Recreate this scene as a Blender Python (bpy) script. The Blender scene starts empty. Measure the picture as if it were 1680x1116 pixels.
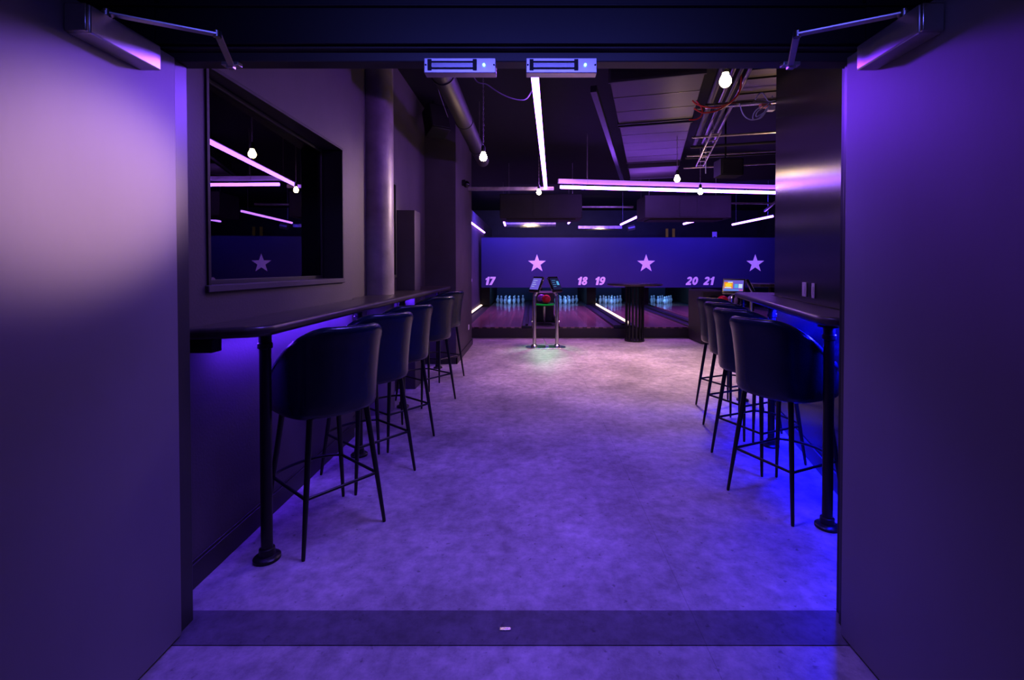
import bpy, bmesh, math, random
from mathutils import Vector, Matrix
random.seed(4)
D = bpy.data
COL = bpy.context.scene.collection
PI = math.pi

# ------------------------------------------------------------------ materials
def srgb(r, g, b):
    f = lambda c: ((c/255+0.055)/1.055)**2.4 if c/255 > 0.04045 else c/255/12.92
    return (f(r), f(g), f(b), 1)

def mat(name, col, rough=0.5, metal=0.0, noise=0.0, nscale=8.0, bump=0.0, bscale=60.0, spec=0.5, stretch=(1, 1, 1), coat=0.0, aniso=0.0):
    m = D.materials.new(name); m.use_nodes = True
    nt = m.node_tree; N = nt.nodes; L = nt.links
    p = N['Principled BSDF']
    if len(col) == 3: col = (*col, 1)
    p.inputs['Base Color'].default_value = col
    p.inputs['Roughness'].default_value = rough
    p.inputs['Metallic'].default_value = metal
    p.inputs['Specular IOR Level'].default_value = spec
    p.inputs['Coat Weight'].default_value = coat
    p.inputs['Anisotropic'].default_value = aniso
    tc = N.new('ShaderNodeTexCoord'); mp = N.new('ShaderNodeMapping')
    mp.inputs['Scale'].default_value = stretch
    L.new(tc.outputs['Object'], mp.inputs['Vector'])
    n = N.new('ShaderNodeTexNoise'); n.inputs['Scale'].default_value = nscale; n.inputs['Detail'].default_value = 6
    L.new(mp.outputs['Vector'], n.inputs['Vector'])
    r = N.new('ShaderNodeValToRGB')
    a = max(0.02, noise)
    r.color_ramp.elements[0].position = 0.3; r.color_ramp.elements[1].position = 0.7
    r.color_ramp.elements[0].color = (*[c*(1-a) for c in col[:3]], 1)
    r.color_ramp.elements[1].color = (*[min(1, c*(1+a)) for c in col[:3]], 1)
    L.new(n.outputs['Fac'], r.inputs['Fac']); L.new(r.outputs['Color'], p.inputs['Base Color'])
    if bump > 0:
        n2 = N.new('ShaderNodeTexNoise'); n2.inputs['Scale'].default_value = bscale; n2.inputs['Detail'].default_value = 4
        L.new(mp.outputs['Vector'], n2.inputs['Vector'])
        b = N.new('ShaderNodeBump'); b.inputs['Strength'].default_value = bump; b.inputs['Distance'].default_value = 0.01
        L.new(n2.outputs['Fac'], b.inputs['Height']); L.new(b.outputs['Normal'], p.inputs['Normal'])
    return m

def emis(name, col, strength):
    m = D.materials.new(name); m.use_nodes = True
    nt = m.node_tree; nt.nodes.clear()
    e = nt.nodes.new('ShaderNodeEmission'); o = nt.nodes.new('ShaderNodeOutputMaterial')
    e.inputs['Color'].default_value = (*col[:3], 1); e.inputs['Strength'].default_value = strength
    nt.links.new(e.outputs[0], o.inputs['Surface'])
    return m

def floor_mat(name, base, rough=0.45):
    m = mat(name, base, rough, noise=0.16, nscale=2.6, bump=0.08, bscale=30)
    nt = m.node_tree; N = nt.nodes; L = nt.links; p = N['Principled BSDF']
    tc = N.new('ShaderNodeTexCoord')
    n1 = N.new('ShaderNodeTexNoise'); n1.inputs['Scale'].default_value = 1.3; n1.inputs['Detail'].default_value = 10; n1.inputs['Roughness'].default_value = 0.65
    n2 = N.new('ShaderNodeTexNoise'); n2.inputs['Scale'].default_value = 14; n2.inputs['Detail'].default_value = 8; n2.inputs['Roughness'].default_value = 0.7
    v = N.new('ShaderNodeTexNoise'); v.inputs['Scale'].default_value = 34; v.inputs['Detail'].default_value = 2
    for n in (n1, n2, v): L.new(tc.outputs['Object'], n.inputs['Vector'])
    def ramp(src, p0, p1, c0, c1):
        r = N.new('ShaderNodeValToRGB'); e = r.color_ramp.elements
        e[0].position, e[1].position = p0, p1
        e[0].color = (c0, c0, c0, 1); e[1].color = (c1, c1, c1, 1)
        L.new(src, r.inputs['Fac']); return r.outputs['Color']
    def mul(a, b):
        x = N.new('ShaderNodeMix'); x.data_type = 'RGBA'; x.blend_type = 'MULTIPLY'; x.inputs['Factor'].default_value = 1
        L.new(a, x.inputs[6]); L.new(b, x.inputs[7]); return x.outputs[2]
    c = mul(ramp(n1.outputs['Fac'], .36, .64, .54, 1.0), ramp(n2.outputs['Fac'], .36, .64, .62, 1.0))
    c = mul(c, ramp(v.outputs['Fac'], .24, .34, .55, 1.0))
    # faint vinyl sheet seams
    br = N.new('ShaderNodeTexBrick'); br.offset = 0.5
    br.inputs['Scale'].default_value = 1.0; br.inputs['Mortar Size'].default_value = 0.002
    br.inputs['Brick Width'].default_value = 40; br.inputs['Row Height'].default_value = 2.0
    br.inputs['Color1'].default_value = br.inputs['Color2'].default_value = (1, 1, 1, 1); br.inputs['Mortar'].default_value = (.78, .78, .78, 1)
    mp = N.new('ShaderNodeMapping'); mp.inputs['Rotation'].default_value = (0, 0, PI/2); mp.inputs['Location'].default_value = (10.3, -0.6, 0)
    L.new(tc.outputs['Object'], mp.inputs['Vector']); L.new(mp.outputs['Vector'], br.inputs['Vector'])
    c = mul(c, br.outputs['Color'])
    b = N.new('ShaderNodeRGB'); b.outputs[0].default_value = (*base[:3], 1)
    c = mul(c, b.outputs[0])
    L.new(c, p.inputs['Base Color'])
    rr = N.new('ShaderNodeMapRange'); rr.inputs['To Min'].default_value = rough-.1; rr.inputs['To Max'].default_value = rough+.12
    L.new(n1.outputs['Fac'], rr.inputs['Value']); L.new(rr.outputs[0], p.inputs['Roughness'])
    return m

def lane_mat():
    m = mat('lane_boards', (0.34, 0.20, 0.17), 0.16, noise=0.1, nscale=3, coat=0.3)
    nt = m.node_tree; N = nt.nodes; L = nt.links; p = N['Principled BSDF']
    tc = N.new('ShaderNodeTexCoord'); br = N.new('ShaderNodeTexBrick')
    mp = N.new('ShaderNodeMapping'); mp.inputs['Rotation'].default_value = (0, 0, PI/2)
    L.new(tc.outputs['Object'], mp.inputs['Vector']); L.new(mp.outputs['Vector'], br.inputs['Vector'])
    br.inputs['Scale'].default_value = 1; br.inputs['Brick Width'].default_value = 1.6; br.inputs['Row Height'].default_value = 0.075
    br.inputs['Mortar Size'].default_value = 0.003; br.inputs['Bias'].default_value = 0
    br.inputs['Color1'].default_value = (.40, .22, .20, 1); br.inputs['Color2'].default_value = (.26, .14, .15, 1); br.inputs['Mortar'].default_value = (.08, .04, .05, 1)
    L.new(br.outputs['Color'], p.inputs['Base Color'])
    return m

def glass_mat(name, tint=(0.5, 0.5, 0.6), boost=1.0):
    m = D.materials.new(name); m.use_nodes = True
    nt = m.node_tree; N = nt.nodes; L = nt.links; N.clear()
    o = N.new('ShaderNodeOutputMaterial'); mx = N.new('ShaderNodeMixShader')
    t = N.new('ShaderNodeBsdfTransparent'); t.inputs[0].default_value = (*tint, 1)
    g = N.new('ShaderNodeBsdfGlossy'); g.inputs['Roughness'].default_value = 0.0; g.inputs['Color'].default_value = (boost, boost, boost, 1)
    f = N.new('ShaderNodeFresnel'); f.inputs['IOR'].default_value = 1.75
    L.new(f.outputs[0], mx.inputs[0]); L.new(t.outputs[0], mx.inputs[1]); L.new(g.outputs[0], mx.inputs[2]); L.new(mx.outputs[0], o.inputs['Surface'])
    return m

M = {}
M['floor'] = floor_mat('vinyl_concrete', (0.66, 0.61, 0.62))
M['strip'] = floor_mat('threshold_vinyl', (0.22, 0.20, 0.25), 0.55)
M['wall_l'] = mat('painted_grey_wall', (0.13, 0.108, 0.115), 0.55, noise=0.1, nscale=2.5, bump=0.1, bscale=90)
M['wall_dk'] = mat('painted_black_wall', (0.035, 0.03, 0.035), 0.5, noise=0.2, nscale=3, bump=0.05)
M['pier'] = mat('painted_charcoal_wall', (0.10, 0.08, 0.095), 0.6, noise=0.15, nscale=3, bump=0.05)
M['base'] = mat('skirting_paint', (0.05, 0.042, 0.045), 0.4)
M['gloss_wall'] = mat('satin_laminate', (0.003, 0.0026, 0.004), 0.25, noise=0.15, nscale=6, stretch=(20, 20, 1), spec=1.0, aniso=0.7)
M['ceil'] = mat('ceiling_black', (0.0045, 0.004, 0.0055), 0.9, noise=0.3)
M['header'] = mat('header_paint', (0.014, 0.014, 0.022), 0.45)
M['frame'] = mat('door_frame_paint', (0.055, 0.05, 0.055), 0.4)
M['door'] = mat('door_laminate', (0.29, 0.265, 0.285), 0.5, noise=0.06, nscale=3, stretch=(1, 1, .4), bump=0.03, bscale=40)
M['door_edge'] = mat('door_edge', (0.10, 0.09, 0.11), 0.5)
M['concrete'] = mat('column_concrete', (0.30, 0.26, 0.25), 0.42, noise=0.2, nscale=7, bump=0.12, bscale=40)
M['black_metal'] = mat('black_metal', (0.012, 0.012, 0.014), 0.35, metal=0.0, noise=0.1)
M['steel'] = mat('brushed_steel', (0.62, 0.60, 0.58), 0.26, metal=1.0, noise=0.05, nscale=40)
M['alu'] = mat('aluminium', (0.70, 0.68, 0.68), 0.36, metal=0.9, noise=0.05, nscale=30)
M['galv'] = mat('galvanised', (0.46, 0.42, 0.40), 0.38, metal=0.75, noise=0.25, nscale=12)
M['galv_dk'] = mat('dull_duct', (0.03, 0.027, 0.03), 0.55, metal=0.0, noise=0.2, nscale=5)
M['strut_pale'] = mat('strut_pale', (0.62, 0.58, 0.58), 0.4, metal=0.2)
M['pipe_dk'] = mat('dark_pipe', (0.13, 0.115, 0.12), 0.35, metal=0.8, noise=0.2)
M['raft'] = mat('duct_sheet', (0.06, 0.05, 0.05), 0.5, metal=0.2, noise=0.12, nscale=3)
M['leather'] = mat('navy_leather', (0.006, 0.017, 0.040), 0.27, noise=0.25, nscale=5, bump=0.05, bscale=160)
M['top'] = mat('bar_laminate', (0.06, 0.047, 0.052), 0.3, noise=0.3, nscale=5, stretch=(6, 1, 1))
M['black'] = mat('matt_black', (0.008, 0.008, 0.009), 0.6)
M['black_gl'] = mat('gloss_black', (0.008, 0.008, 0.010), 0.15)
M['white_pl'] = mat('white_plastic', (0.9, 0.88, 0.9), 0.4)
M['socket_pl'] = mat('grey_plastic', (0.35, 0.32, 0.36), 0.4)
M['panel'] = mat('masking_navy', (0.050, 0.042, 0.125), 0.55, noise=0.05, nscale=1.5)
M['decal'] = mat('decal_lilac_glow', (0.70, 0.60, 0.70), 0.5)
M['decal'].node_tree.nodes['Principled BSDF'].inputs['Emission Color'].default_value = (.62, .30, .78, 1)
M['decal'].node_tree.nodes['Principled BSDF'].inputs['Emission Strength'].default_value = .42  # glow added to the print so stars and numbers stay bright lilac
M['lane'] = lane_mat()
M['gutter'] = mat('gutter_plastic', (0.03, 0.03, 0.05), 0.35)
M['plat'] = mat('platform_fascia', (0.05, 0.043, 0.04), 0.5)
M['pin'] = mat('pin_white', (0.82, 0.86, 0.9), 0.25)
M['pin_band'] = mat('pin_band', (0.10, 0.12, 0.5), 0.3)
M['teal'] = mat('pit_teal', (0.03, 0.07, 0.09), 0.7)
M['ball_red'] = mat('ball_red', (0.75, 0.03, 0.05), 0.12)
M['ball_purple'] = mat('ball_purple', (0.35, 0.07, 0.5), 0.12)
M['ball_pink'] = mat('ball_white', (0.7, 0.5, 0.6), 0.15)
M['tray'] = mat('tray_green', (0.02, 0.38, 0.06), 0.3)
M['tray_glow'] = emis('tray_glow', (0.01, 0.5, 0.08), 0.6)
M['red_cable'] = mat('red_cable', (0.75, 0.06, 0.04), 0.4)
M['white_cable'] = mat('white_cable', (0.65, 0.72, 0.85), 0.4)
M['grey_cable'] = mat('grey_cable', (0.2, 0.18, 0.2), 0.5)
M['orange_box'] = mat('orange_box', (0.6, 0.25, 0.12), 0.5)
M['yellow'] = mat('yellow_paint', (0.75, 0.52, 0.02), 0.5)
M['led'] = emis('led_violet', (0.33, 0.11, 1.0), 36)
M['led_far'] = emis('led_violet_far', (0.40, 0.16, 1.0), 14)
M['led_warm'] = emis('led_warm', (1.0, 0.72, 0.55), 3.0)
M['under_v'] = emis('underbar_violet', (0.13, 0.035, 1.0), 12)
M['under_b'] = emis('underbar_blue', (0.012, 0.012, 1.0), 20)
M['bulb'] = emis('bulb_warm', (1.0, 0.72, 0.34), 95)
M['led_dot'] = emis('led_dot', (0.25, 0.9, 1.0), 4)
M['scr_blue'] = emis('screen_blue', (0.22, 0.16, 0.75), 0.9)
M['scr_dim'] = emis('screen_dim', (0.03, 0.03, 0.12), 0.8)
M['scr_orange'] = emis('screen_orange', (0.9, 0.35, 0.05), 1.0)
M['scr_yellow'] = emis('screen_yellow', (0.95, 0.7, 0.05), 1.0)
M['scr_white'] = emis('screen_white', (0.7, 0.85, 1.0), 0.9)
M['scr_cyan'] = emis('screen_cyan', (0.15, 0.5, 0.9), 0.9)
M['scr_pink'] = emis('screen_pink', (0.8, 0.15, 0.4), 0.9)
M['glass'] = glass_mat('window_glass', (0.35, 0.33, 0.42))

# ------------------------------------------------------------------ mesh builder
class MB:
    def __init__(s):
        s.v = []; s.f = []; s.mi = []; s.cur = 0
    def add(s, vs, fs):
        b = len(s.v); s.v += [tuple(q) for q in vs]
        s.f += [tuple(b+i for i in f) for f in fs]; s.mi += [s.cur]*len(fs)
        return s
    def box(s, x0, x1, y0, y1, z0, z1, mtx=None):
        vs = [Vector((x, y, z)) for z in (z0, z1) for x, y in ((x0, y0), (x1, y0), (x1, y1), (x0, y1))]
        if mtx: vs = [mtx @ v for v in vs]
        return s.add(vs, [(3, 2, 1, 0), (4, 5, 6, 7), (0, 1, 5, 4), (1, 2, 6, 5), (2, 3, 7, 6), (3, 0, 4, 7)])
    def tube(s, pts, r, n=12, caps=True, closed=False):
        pts = [Vector(p) for p in pts]; k = len(pts)
        rs = r if isinstance(r, (list, tuple)) else [r]*k
        up = None; rings = []
        for i, p in enumerate(pts):
            if closed: t = pts[(i+1) % k]-pts[i-1]
            else: t = pts[min(i+1, k-1)]-pts[max(i-1, 0)]
            t.normalize()
            if up is None:
                up = Vector((0, 0, 1)) if abs(t.z) < .9 else Vector((0, 1, 0))
            a = t.cross(up)
            if a.length < 1e-4: a = t.cross(Vector((1, 0, 0)))
            a.normalize(); b = t.cross(a); up = a.cross(t)
            rings.append([p+(a*math.cos(2*PI*j/n)+b*math.sin(2*PI*j/n))*rs[i] for j in range(n)])
        vs = [q for rg in rings for q in rg]; fs = []
        m = k if closed else k-1
        for i in range(m):
            i2 = (i+1) % k
            for j in range(n):
                j2 = (j+1) % n
                fs.append((i*n+j, i*n+j2, i2*n+j2, i2*n+j))
        if caps and not closed:
            fs.append(tuple(range(n-1, -1, -1))); fs.append(tuple((k-1)*n+j for j in range(n)))
        return s.add(vs, fs)
    def lathe(s, prof, c=(0, 0, 0), n=32):
        # prof: (r, z) from bottom to top
        vs = []; fs = []
        for r, z in prof:
            for j in range(n):
                a = 2*PI*j/n; vs.append((c[0]+r*math.cos(a), c[1]+r*math.sin(a), c[2]+z))
        for i in range(len(prof)-1):
            for j in range(n):
                j2 = (j+1) % n; fs.append((i*n+j, i*n+j2, (i+1)*n+j2, (i+1)*n+j))
        fs.append(tuple(range(n-1, -1, -1))); fs.append(tuple((len(prof)-1)*n+j for j in range(n)))
        return s.add(vs, fs)
    def prism(s, poly, z0, z1):
        n = len(poly)
        a = sum(poly[i][0]*poly[(i+1) % n][1]-poly[(i+1) % n][0]*poly[i][1] for i in range(n))
        if a < 0: poly = poly[::-1]
        vs = [(x, y, z0) for x, y in poly]+[(x, y, z1) for x, y in poly]
        fs = [tuple(range(n-1, -1, -1)), tuple(range(n, 2*n))]+[(i, (i+1) % n, n+(i+1) % n, n+i) for i in range(n)]
        return s.add(vs, fs)
    def sphere(s, c, r, n=20, m=12, sz=1.0):
        prof = [(r*math.sin(PI*i/m)+1e-5, -r*sz*math.cos(PI*i/m)) for i in range(m+1)]
        return s.lathe(prof, c, n)
    def xf(s, mtx, start=0):
        s.v = s.v[:start]+[tuple(mtx @ Vector(q)) for q in s.v[start:]]
        return s
    def build(s, name, mats, parent=None, bevel=0, seg=2, smooth=True, ang=35):
        me = D.meshes.new(name); me.from_pydata(s.v, [], s.f); me.update()
        if not isinstance(mats, (list, tuple)): mats = [mats]
        for m in mats: me.materials.append(m)
        for p, i in zip(me.polygons, s.mi): p.material_index = i; p.use_smooth = smooth
        bm = bmesh.new(); bm.from_mesh(me); bmesh.ops.recalc_face_normals(bm, faces=bm.faces); bm.to_mesh(me); bm.free()
        if smooth:
            try: me.set_sharp_from_angle(angle=math.radians(ang))
            except Exception: pass
        o = D.objects.new(name, me); COL.objects.link(o)
        if parent: o.parent = parent
        if bevel:
            b = o.modifiers.new('bevel', 'BEVEL'); b.width = bevel; b.segments = seg; b.limit_method = 'ANGLE'; b.angle_limit = math.radians(40)
        return o

def tag(o, label=None, cat=None, group=None, kind=None):
    if label: o['label'] = label
    if cat: o['category'] = cat
    if group: o['group'] = group
    if kind: o['kind'] = kind
    return o
def thing(name, label, cat, loc=(0, 0, 0), rz=0, group=None):
    o = D.objects.new(name, None); COL.objects.link(o)
    o.location = loc; o.rotation_euler = (0, 0, rz); o.empty_display_size = .1
    return tag(o, label, cat, group)
def struct(name, mb, m, parent=None, **k):
    o = mb.build(name, m, parent, **k)
    if not parent: o['kind'] = 'structure'
    return o
def dup(root, loc=None, rz=None, label=None, group=None):
    r = root.copy(); COL.objects.link(r)
    if loc is not None: r.location = loc
    if rz is not None: r.rotation_euler = (0, 0, rz)
    if label: r['label'] = label
    if group: r['group'] = group
    for ch in list(root.children):
        c = ch.copy(); COL.objects.link(c); c.parent = r
        for g in list(ch.children):
            d = g.copy(); COL.objects.link(d); d.parent = c
    return r
def bez(pts, k=8):
    # Catmull-Rom through the points
    P = [Vector(p) for p in pts]; out = []
    for i in range(len(P)-1):
        p0, p1, p2, p3 = P[max(i-1, 0)], P[i], P[i+1], P[min(i+2, len(P)-1)]
        for j in range(k):
            t = j/k
            out.append(0.5*((2*p1)+(p2-p0)*t+(2*p0-5*p1+4*p2-p3)*t*t+(3*p1-p0-3*p2+p3)*t**3))
    out.append(P[-1]); return out
def arc(cx, cy, r, a0, a1, n=8):
    return [(cx+r*math.cos(a0+(a1-a0)*i/n), cy+r*math.sin(a0+(a1-a0)*i/n)) for i in range(n+1)]

# right-hand bar wall runs 14.5 degrees off the room axis
A = math.radians(14.5); U = Vector((math.sin(A), math.cos(A), 0)); NN = Vector((-math.cos(A), math.sin(A), 0)); W0 = Vector((1.764, 2.604, 0))
def R(s, t, z=0.0): return W0+U*s+NN*t+Vector((0, 0, z))
MR = Matrix(((NN.x*-1, U.x, 0, W0.x), (NN.y*-1, U.y, 0, W0.y), (0, 0, 1, 0), (0, 0, 0, 1)))   # local x = into the wall (-t), y = s
CEIL = 3.45

# ------------------------------------------------------------------ setting
struct('floor', MB().box(-3.2, 8.6, -1.2, 17.2, -0.06, 0), M['floor'])
struct('trim_threshold', MB().box(-1.30, 1.15, 1.546, 1.704, 0.0005, 0.003), M['strip'])
struct('ceiling', MB().box(-3.2, 8.6, 1.5, 17.2, CEIL, CEIL+.08), M['ceil'])
LX = -1.38
w = MB()
w.box(LX-.27, LX, 1.70, 1.93, 0, CEIL); w.box(LX-.27, LX, 3.32, 3.49, 0, CEIL)
w.box(LX-.27, LX, 1.93, 3.32, 0, 1.207); w.box(LX-.27, LX, 1.93, 3.32, 2.17, CEIL)
struct('wall_left', w, M['wall_l'])
struct('wall_left_alcove', MB().box(-1.65, -1.45, 3.49, 6.16, 0, CEIL), M['wall_l'])
struct('wall_left_pier', MB().box(-1.65, -1.03, 6.16, 7.76, 0, CEIL), M['pier'], bevel=.006)
struct('wall_left_lanes', MB().box(-1.65, -1.50, 7.76, 17.0, 0, 2.75), M['pier'])
struct('wall_back', MB().box(-3.2, 8.6, 17.0, 17.2, 0, CEIL), M['wall_dk'])
struct('wall_right_lanes', MB().box(8.4, 8.6, 1.5, 17.0, 0, CEIL), M['wall_dk'])
struct('wall_outer', MB().box(-3.2, -3.0, 1.7, 17.0, 0, CEIL), M['wall_dk'])
w = MB().box(0, .16, -1.12, 1.42, 0, CEIL, MR)
struct('wall_right', w, M['gloss_wall'], bevel=.004)
w = MB(); w.box(-3.2, -1.30, 1.58, 1.70, 0, CEIL); w.box(1.15, 8.6, 1.58, 1.70, 0, CEIL); w.box(-1.30, 1.15, 1.60, 1.70, 2.205, CEIL)
struct('wall_front', w, M['header'])
# skirting
struct('baseboard_left', MB().box(LX, LX+.012, 1.70, 3.49, 0, .10).box(LX, LX+.006, 1.70, 3.49, .10, .112), M['base'], bevel=.003)
struct('baseboard_pier', MB().box(-1.03, -1.012, 6.14, 7.76, 0, .09).box(-1.65, -1.012, 6.14, 6.16, 0, .09), M['base'], bevel=.003)
struct('baseboard_alcove', MB().box(-1.45, -1.438, 3.5, 6.13, 0, .10), M['base'], bevel=.003)
struct('baseboard_right', MB().box(-.012, 0, -1.1, 1.42, 0, .11, MR), M['base'], bevel=.003)
# door frame
f = MB()
f.box(-1.31, -1.25, 1.585, 1.66, 0, 2.03); f.box(1.12, 1.165, 1.585, 1.645, 0, 2.03)
f.box(-1.31, 1.16, 1.62, 1.68, 2.03, 2.064); f.box(-1.31, 1.16, 1.595, 1.68, 2.064, 2.072)
struct('trim_door_frame', f, M['frame'], bevel=.003)
struct('trim_transom', MB().box(-1.5, 1.4, 1.585, 1.65, 2.076, 2.20).box(-1.5, 1.4, 1.57, 1.6, 2.198, 2.206), M['header'], bevel=.002)
# doors, both standing open at a right angle towards the viewer
def door(name, hx, side):
    e = D.objects.new(name, None); COL.objects.link(e); e.location = (hx, 1.585, 0); e['kind'] = 'structure'
    x0, x1 = (-.05, 0) if side < 0 else (0, .05)
    MB().box(x0, x1, -1.15, 0, .008, 2.028).build('door_leaf', M['door'], e, bevel=.003)
    hb = MB()
    for z in (.25, 1.0, 1.8): hb.tube([(0.012*(1 if side < 0 else -1)*0, .008, z-.05), (0, .008, z+.05)], .007, 10)
    return e
door('door_1', -1.235, -1); door('door_2', 1.088, 1)

# window in the wall: dark frame, deep reveal, single pane
win = D.objects.new('window_1', None); COL.objects.link(win); win.location = (LX, 2.625, 1.69); win['kind'] = 'structure'
ya, yb, za, zb = -.695, .695, -.483, .48
def ring(mb, x0, x1, y0, y1, z0, z1, t):
    mb.box(x0, x1, y0, y1, z0, z0+t); mb.box(x0, x1, y0, y1, z1-t, z1); mb.box(x0, x1, y0, y0+t, z0+t, z1-t); mb.box(x0, x1, y1-t, y1, z0+t, z1-t)
m = MB(); ring(m, -.27, .008, ya, yb, za, zb, .018); m.build('window_reveal', M['wall_dk'], win, bevel=.002)
m = MB(); ring(m, -.03, .0, ya+.03, yb-.03, za+.019, zb-.019, .022); fr = m.build('window_frame', M['frame'], win, bevel=.003)
fr.location = (-.095, 0, 0); fr.rotation_euler = (0, 0, .055)
m = MB(); m.box(-.24, .016, ya-.01, yb+.0, za-.012, za+.02); m.build('window_sill', M['pier'], win, bevel=.004)
for dx in (-.105, -.15):
    pn = MB().box(0, .004, ya+.045, yb-.045, za+.036, zb-.036).build('window_pane', M['glass'], win)
    pn.location = (dx, 0, 0); pn.rotation_euler = (0, 0, .055)
# second narrow window half hidden by the column
win2 = D.objects.new('window_2', None); COL.objects.link(win2); win2.location = (-1.45, 4.55, 1.7); win2['kind'] = 'structure'
m = MB(); ring(m, 0, .02, -.25, .27, -.5, .5, .03); m.build('window_frame', M['frame'], win2, bevel=.002)
MB().box(0, .008, -.22, .24, -.47, .47).build('window_pane', M['black_gl'], win2)

# round concrete column
struct('wall_column', MB().lathe([(.165, 0), (.165, CEIL)], (-1.43, 4.15, 0), 48), M['concrete'])
# boxed pier beside it
o = MB().box(-1.45, -1.255, 4.87, 5.12, 0, 1.92).build('wall_boxed_pier', M['pier'], bevel=.004); o['kind'] = 'structure'

# bowling platform
struct('floor_platform', MB().box(-1.5, 8.4, 8.45, 17.0, 0, .175), M['plat'], bevel=.006)
struct('trim_platform_step', MB().box(-1.5, -1.25, 8.1, 8.45, 0, .09), M['black'], bevel=.004)

# ------------------------------------------------------------------ door closers
def closer(label, sx, xf, xe, ye, xb, xs):
    t = thing('door_closer', label, 'door closer', (xf, 1.33, 1.9625))
    d = -sx  # protrudes towards the opening
    x0, x1 = sorted((0, d*.062))
    MB().box(x0, x1, -.112, .12, -.0385, .0385).build('cover', M['alu'], t, bevel=.004)
    x0, x1 = sorted((d*.002, d*.060))
    MB().box(x0, x1, -.122, -.112, -.037, .037).build('end_cap', M['steel'], t, bevel=.003)
    a = MB(); p0 = Vector((xs-xf, -.05, .047)); p1 = Vector((xe-xf, ye-1.33, .042))
    def flat(mb, p, q, wid, th):
        v = (q-p); L_ = v.length; v.normalize(); sd = v.cross(Vector((0, 0, 1))); sd.normalize(); up = sd.cross(v)
        mt = Matrix(((v.x, sd.x, up.x, p.x), (v.y, sd.y, up.y, p.y), (v.z, sd.z, up.z, p.z), (0, 0, 0, 1)))
        mb.box(0, L_, -wid/2, wid/2, -th/2, th/2, mt)
    flat(a, p0, p1, .022, .006)
    arm = a.build('arm', M['alu'], t, bevel=.001)
    MB().lathe([(.014, .034), (.014, .05), (.009, .052), (.009, .058)], (p0.x, p0.y, 0), 16).build('spindle', M['steel'], t)
    b = MB(); p2 = Vector((xb-xf, 1.625-1.33, .052)); flat(b, p1+Vector((0, 0, .006)), p2, .02, .006)
    b.build('forearm', M['alu'], t, bevel=.001)
    MB().lathe([(.011, -.008), (.011, .010), (.006, .016)], tuple(p1), 14).build('elbow_bolt', M['steel'], t)
    MB().box(p2.x-.03, p2.x+.03, p2.y-.012, p2.y+.015, .053, .0665).box(p2.x-.012, p2.x+.012, p2.y-.014, p2.y+.006, .042, .056).build('bracket', M['alu'], t, bevel=.002)
    return t
closer('silver overhead door closer catching pale warm light, on the brighter open door', -1, -1.235, -.95, 1.385, -1.065, -1.185)
closer('silver overhead door closer in violet shade, on the darker blue open door', 1, 1.088, .80, 1.385, .915, 1.035)

# magnetic locks under the header
def maglock(label, x0, x1):
    cx = (x0+x1)/2; hw = (x1-x0)/2
    t = thing('magnetic_door_lock', label, 'door lock', (cx, 1.62, 1.978), 0, 'magnetic locks under the door header')
    MB().box(-hw, hw, -.03, .012, 0, .0515).build('housing', M['alu'], t, bevel=.002)
    m = MB(); m.box(-hw*.90, -hw*.79, -.033, -.03, .008, .046); m.box(hw*.36, hw*.47, -.033, -.03, .008, .046)
    m.box(-hw*.79, hw*.36, -.0325, -.03, .034, .040); m.box(-hw*.79, hw*.36, -.0325, -.03, .012, .018)
    m.build('coil_frame', M['black'], t)
    MB().box(-hw*.79, hw*.36, -.0315, -.03, .018, .034).build('magnet_face', M['steel'], t)
    MB().tube([(hw*.67, -.03, .027), (hw*.67, -.034, .027)], .0045, 12).build('indicator_light', M['led_dot'], t)
    for sx in (-.95, .95): MB().tube([(hw*sx, -.03, .027), (hw*sx, -.0325, .027)], .003, 8).build('screw', M['black'], t)
    return t
maglock('dimmer blue-violet magnetic lock bar, above the sagging grey cable', -.375, -.126)
maglock('bright lilac magnetic lock bar right above the long LED tube', -.021, .225)
tag(MB().box(-.02, .02, -.007, .007, 0, .003).build('floor_keeper_plate', M['steel'], bevel=.0008), 'tiny shiny metal keeper plate set in the dark floor threshold strip', 'floor plate').location = (-.096, 1.614, .003)

# ------------------------------------------------------------------ bar counters
def post(parent, x, y, ztop):
    p = MB().tube([(0, 0, .02), (0, 0, ztop)], .024, 20).build('post', M['black_metal'], parent); p.location = (x, y, 0)
    MB().lathe([(.056, 0), (.056, .012), (.05, .017), (.034, .022), (.032, .05), (.026, .054)], n=28).build('floor_flange', M['black_metal'], p)
    MB().lathe([(.026, ztop-.075), (.031, ztop-.07), (.031, ztop-.05), (.026, ztop-.046), (.026, ztop-.012), (.05, ztop-.010), (.05, ztop)], n=28).build('collar', M['black_metal'], p)
    return p
ZB = 1.062; TH = .045
bar = thing('bar_counter', 'long narrow dark bar shelf along the grey wall under the window', 'bar counter', (-1.2, 3.9, 0))
ox, oy = 1.2, -3.9
out = [(-1.376, 1.755)]+arc(-1.20, 1.93, .115, math.radians(-73), 0, 8)+[(-1.085, 2.15)]+[(-1.085, 6.02)]+arc(-1.125, 6.06, .04, 0, PI/2, 5)+[(-1.445, 6.10), (-1.445, 5.13), (-1.248, 5.13), (-1.248, 4.86), (-1.445, 4.86), (-1.445, 4.33)]
out += arc(-1.43, 4.15, .172, 1.5, -1.5, 14)+[(-1.445, 3.97), (-1.445, 3.50), (-1.376, 3.50)]
MB().prism([(x+ox, y+oy) for x, y in out], ZB-TH, ZB).build('bar_top', M['top'], bar, bevel=.017, seg=4)
for x, y in ((-1.185, 2.015), (-1.20, 3.14), (-1.21, 4.24), (-1.225, 5.90)): post(bar, x+ox, y+oy, ZB-TH)
MB().box(-1.30+ox, -1.28+ox, 2.0+oy, 3.48+oy, ZB-TH-.012, ZB-TH).build('led_strip', M['under_v'], bar)
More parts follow.
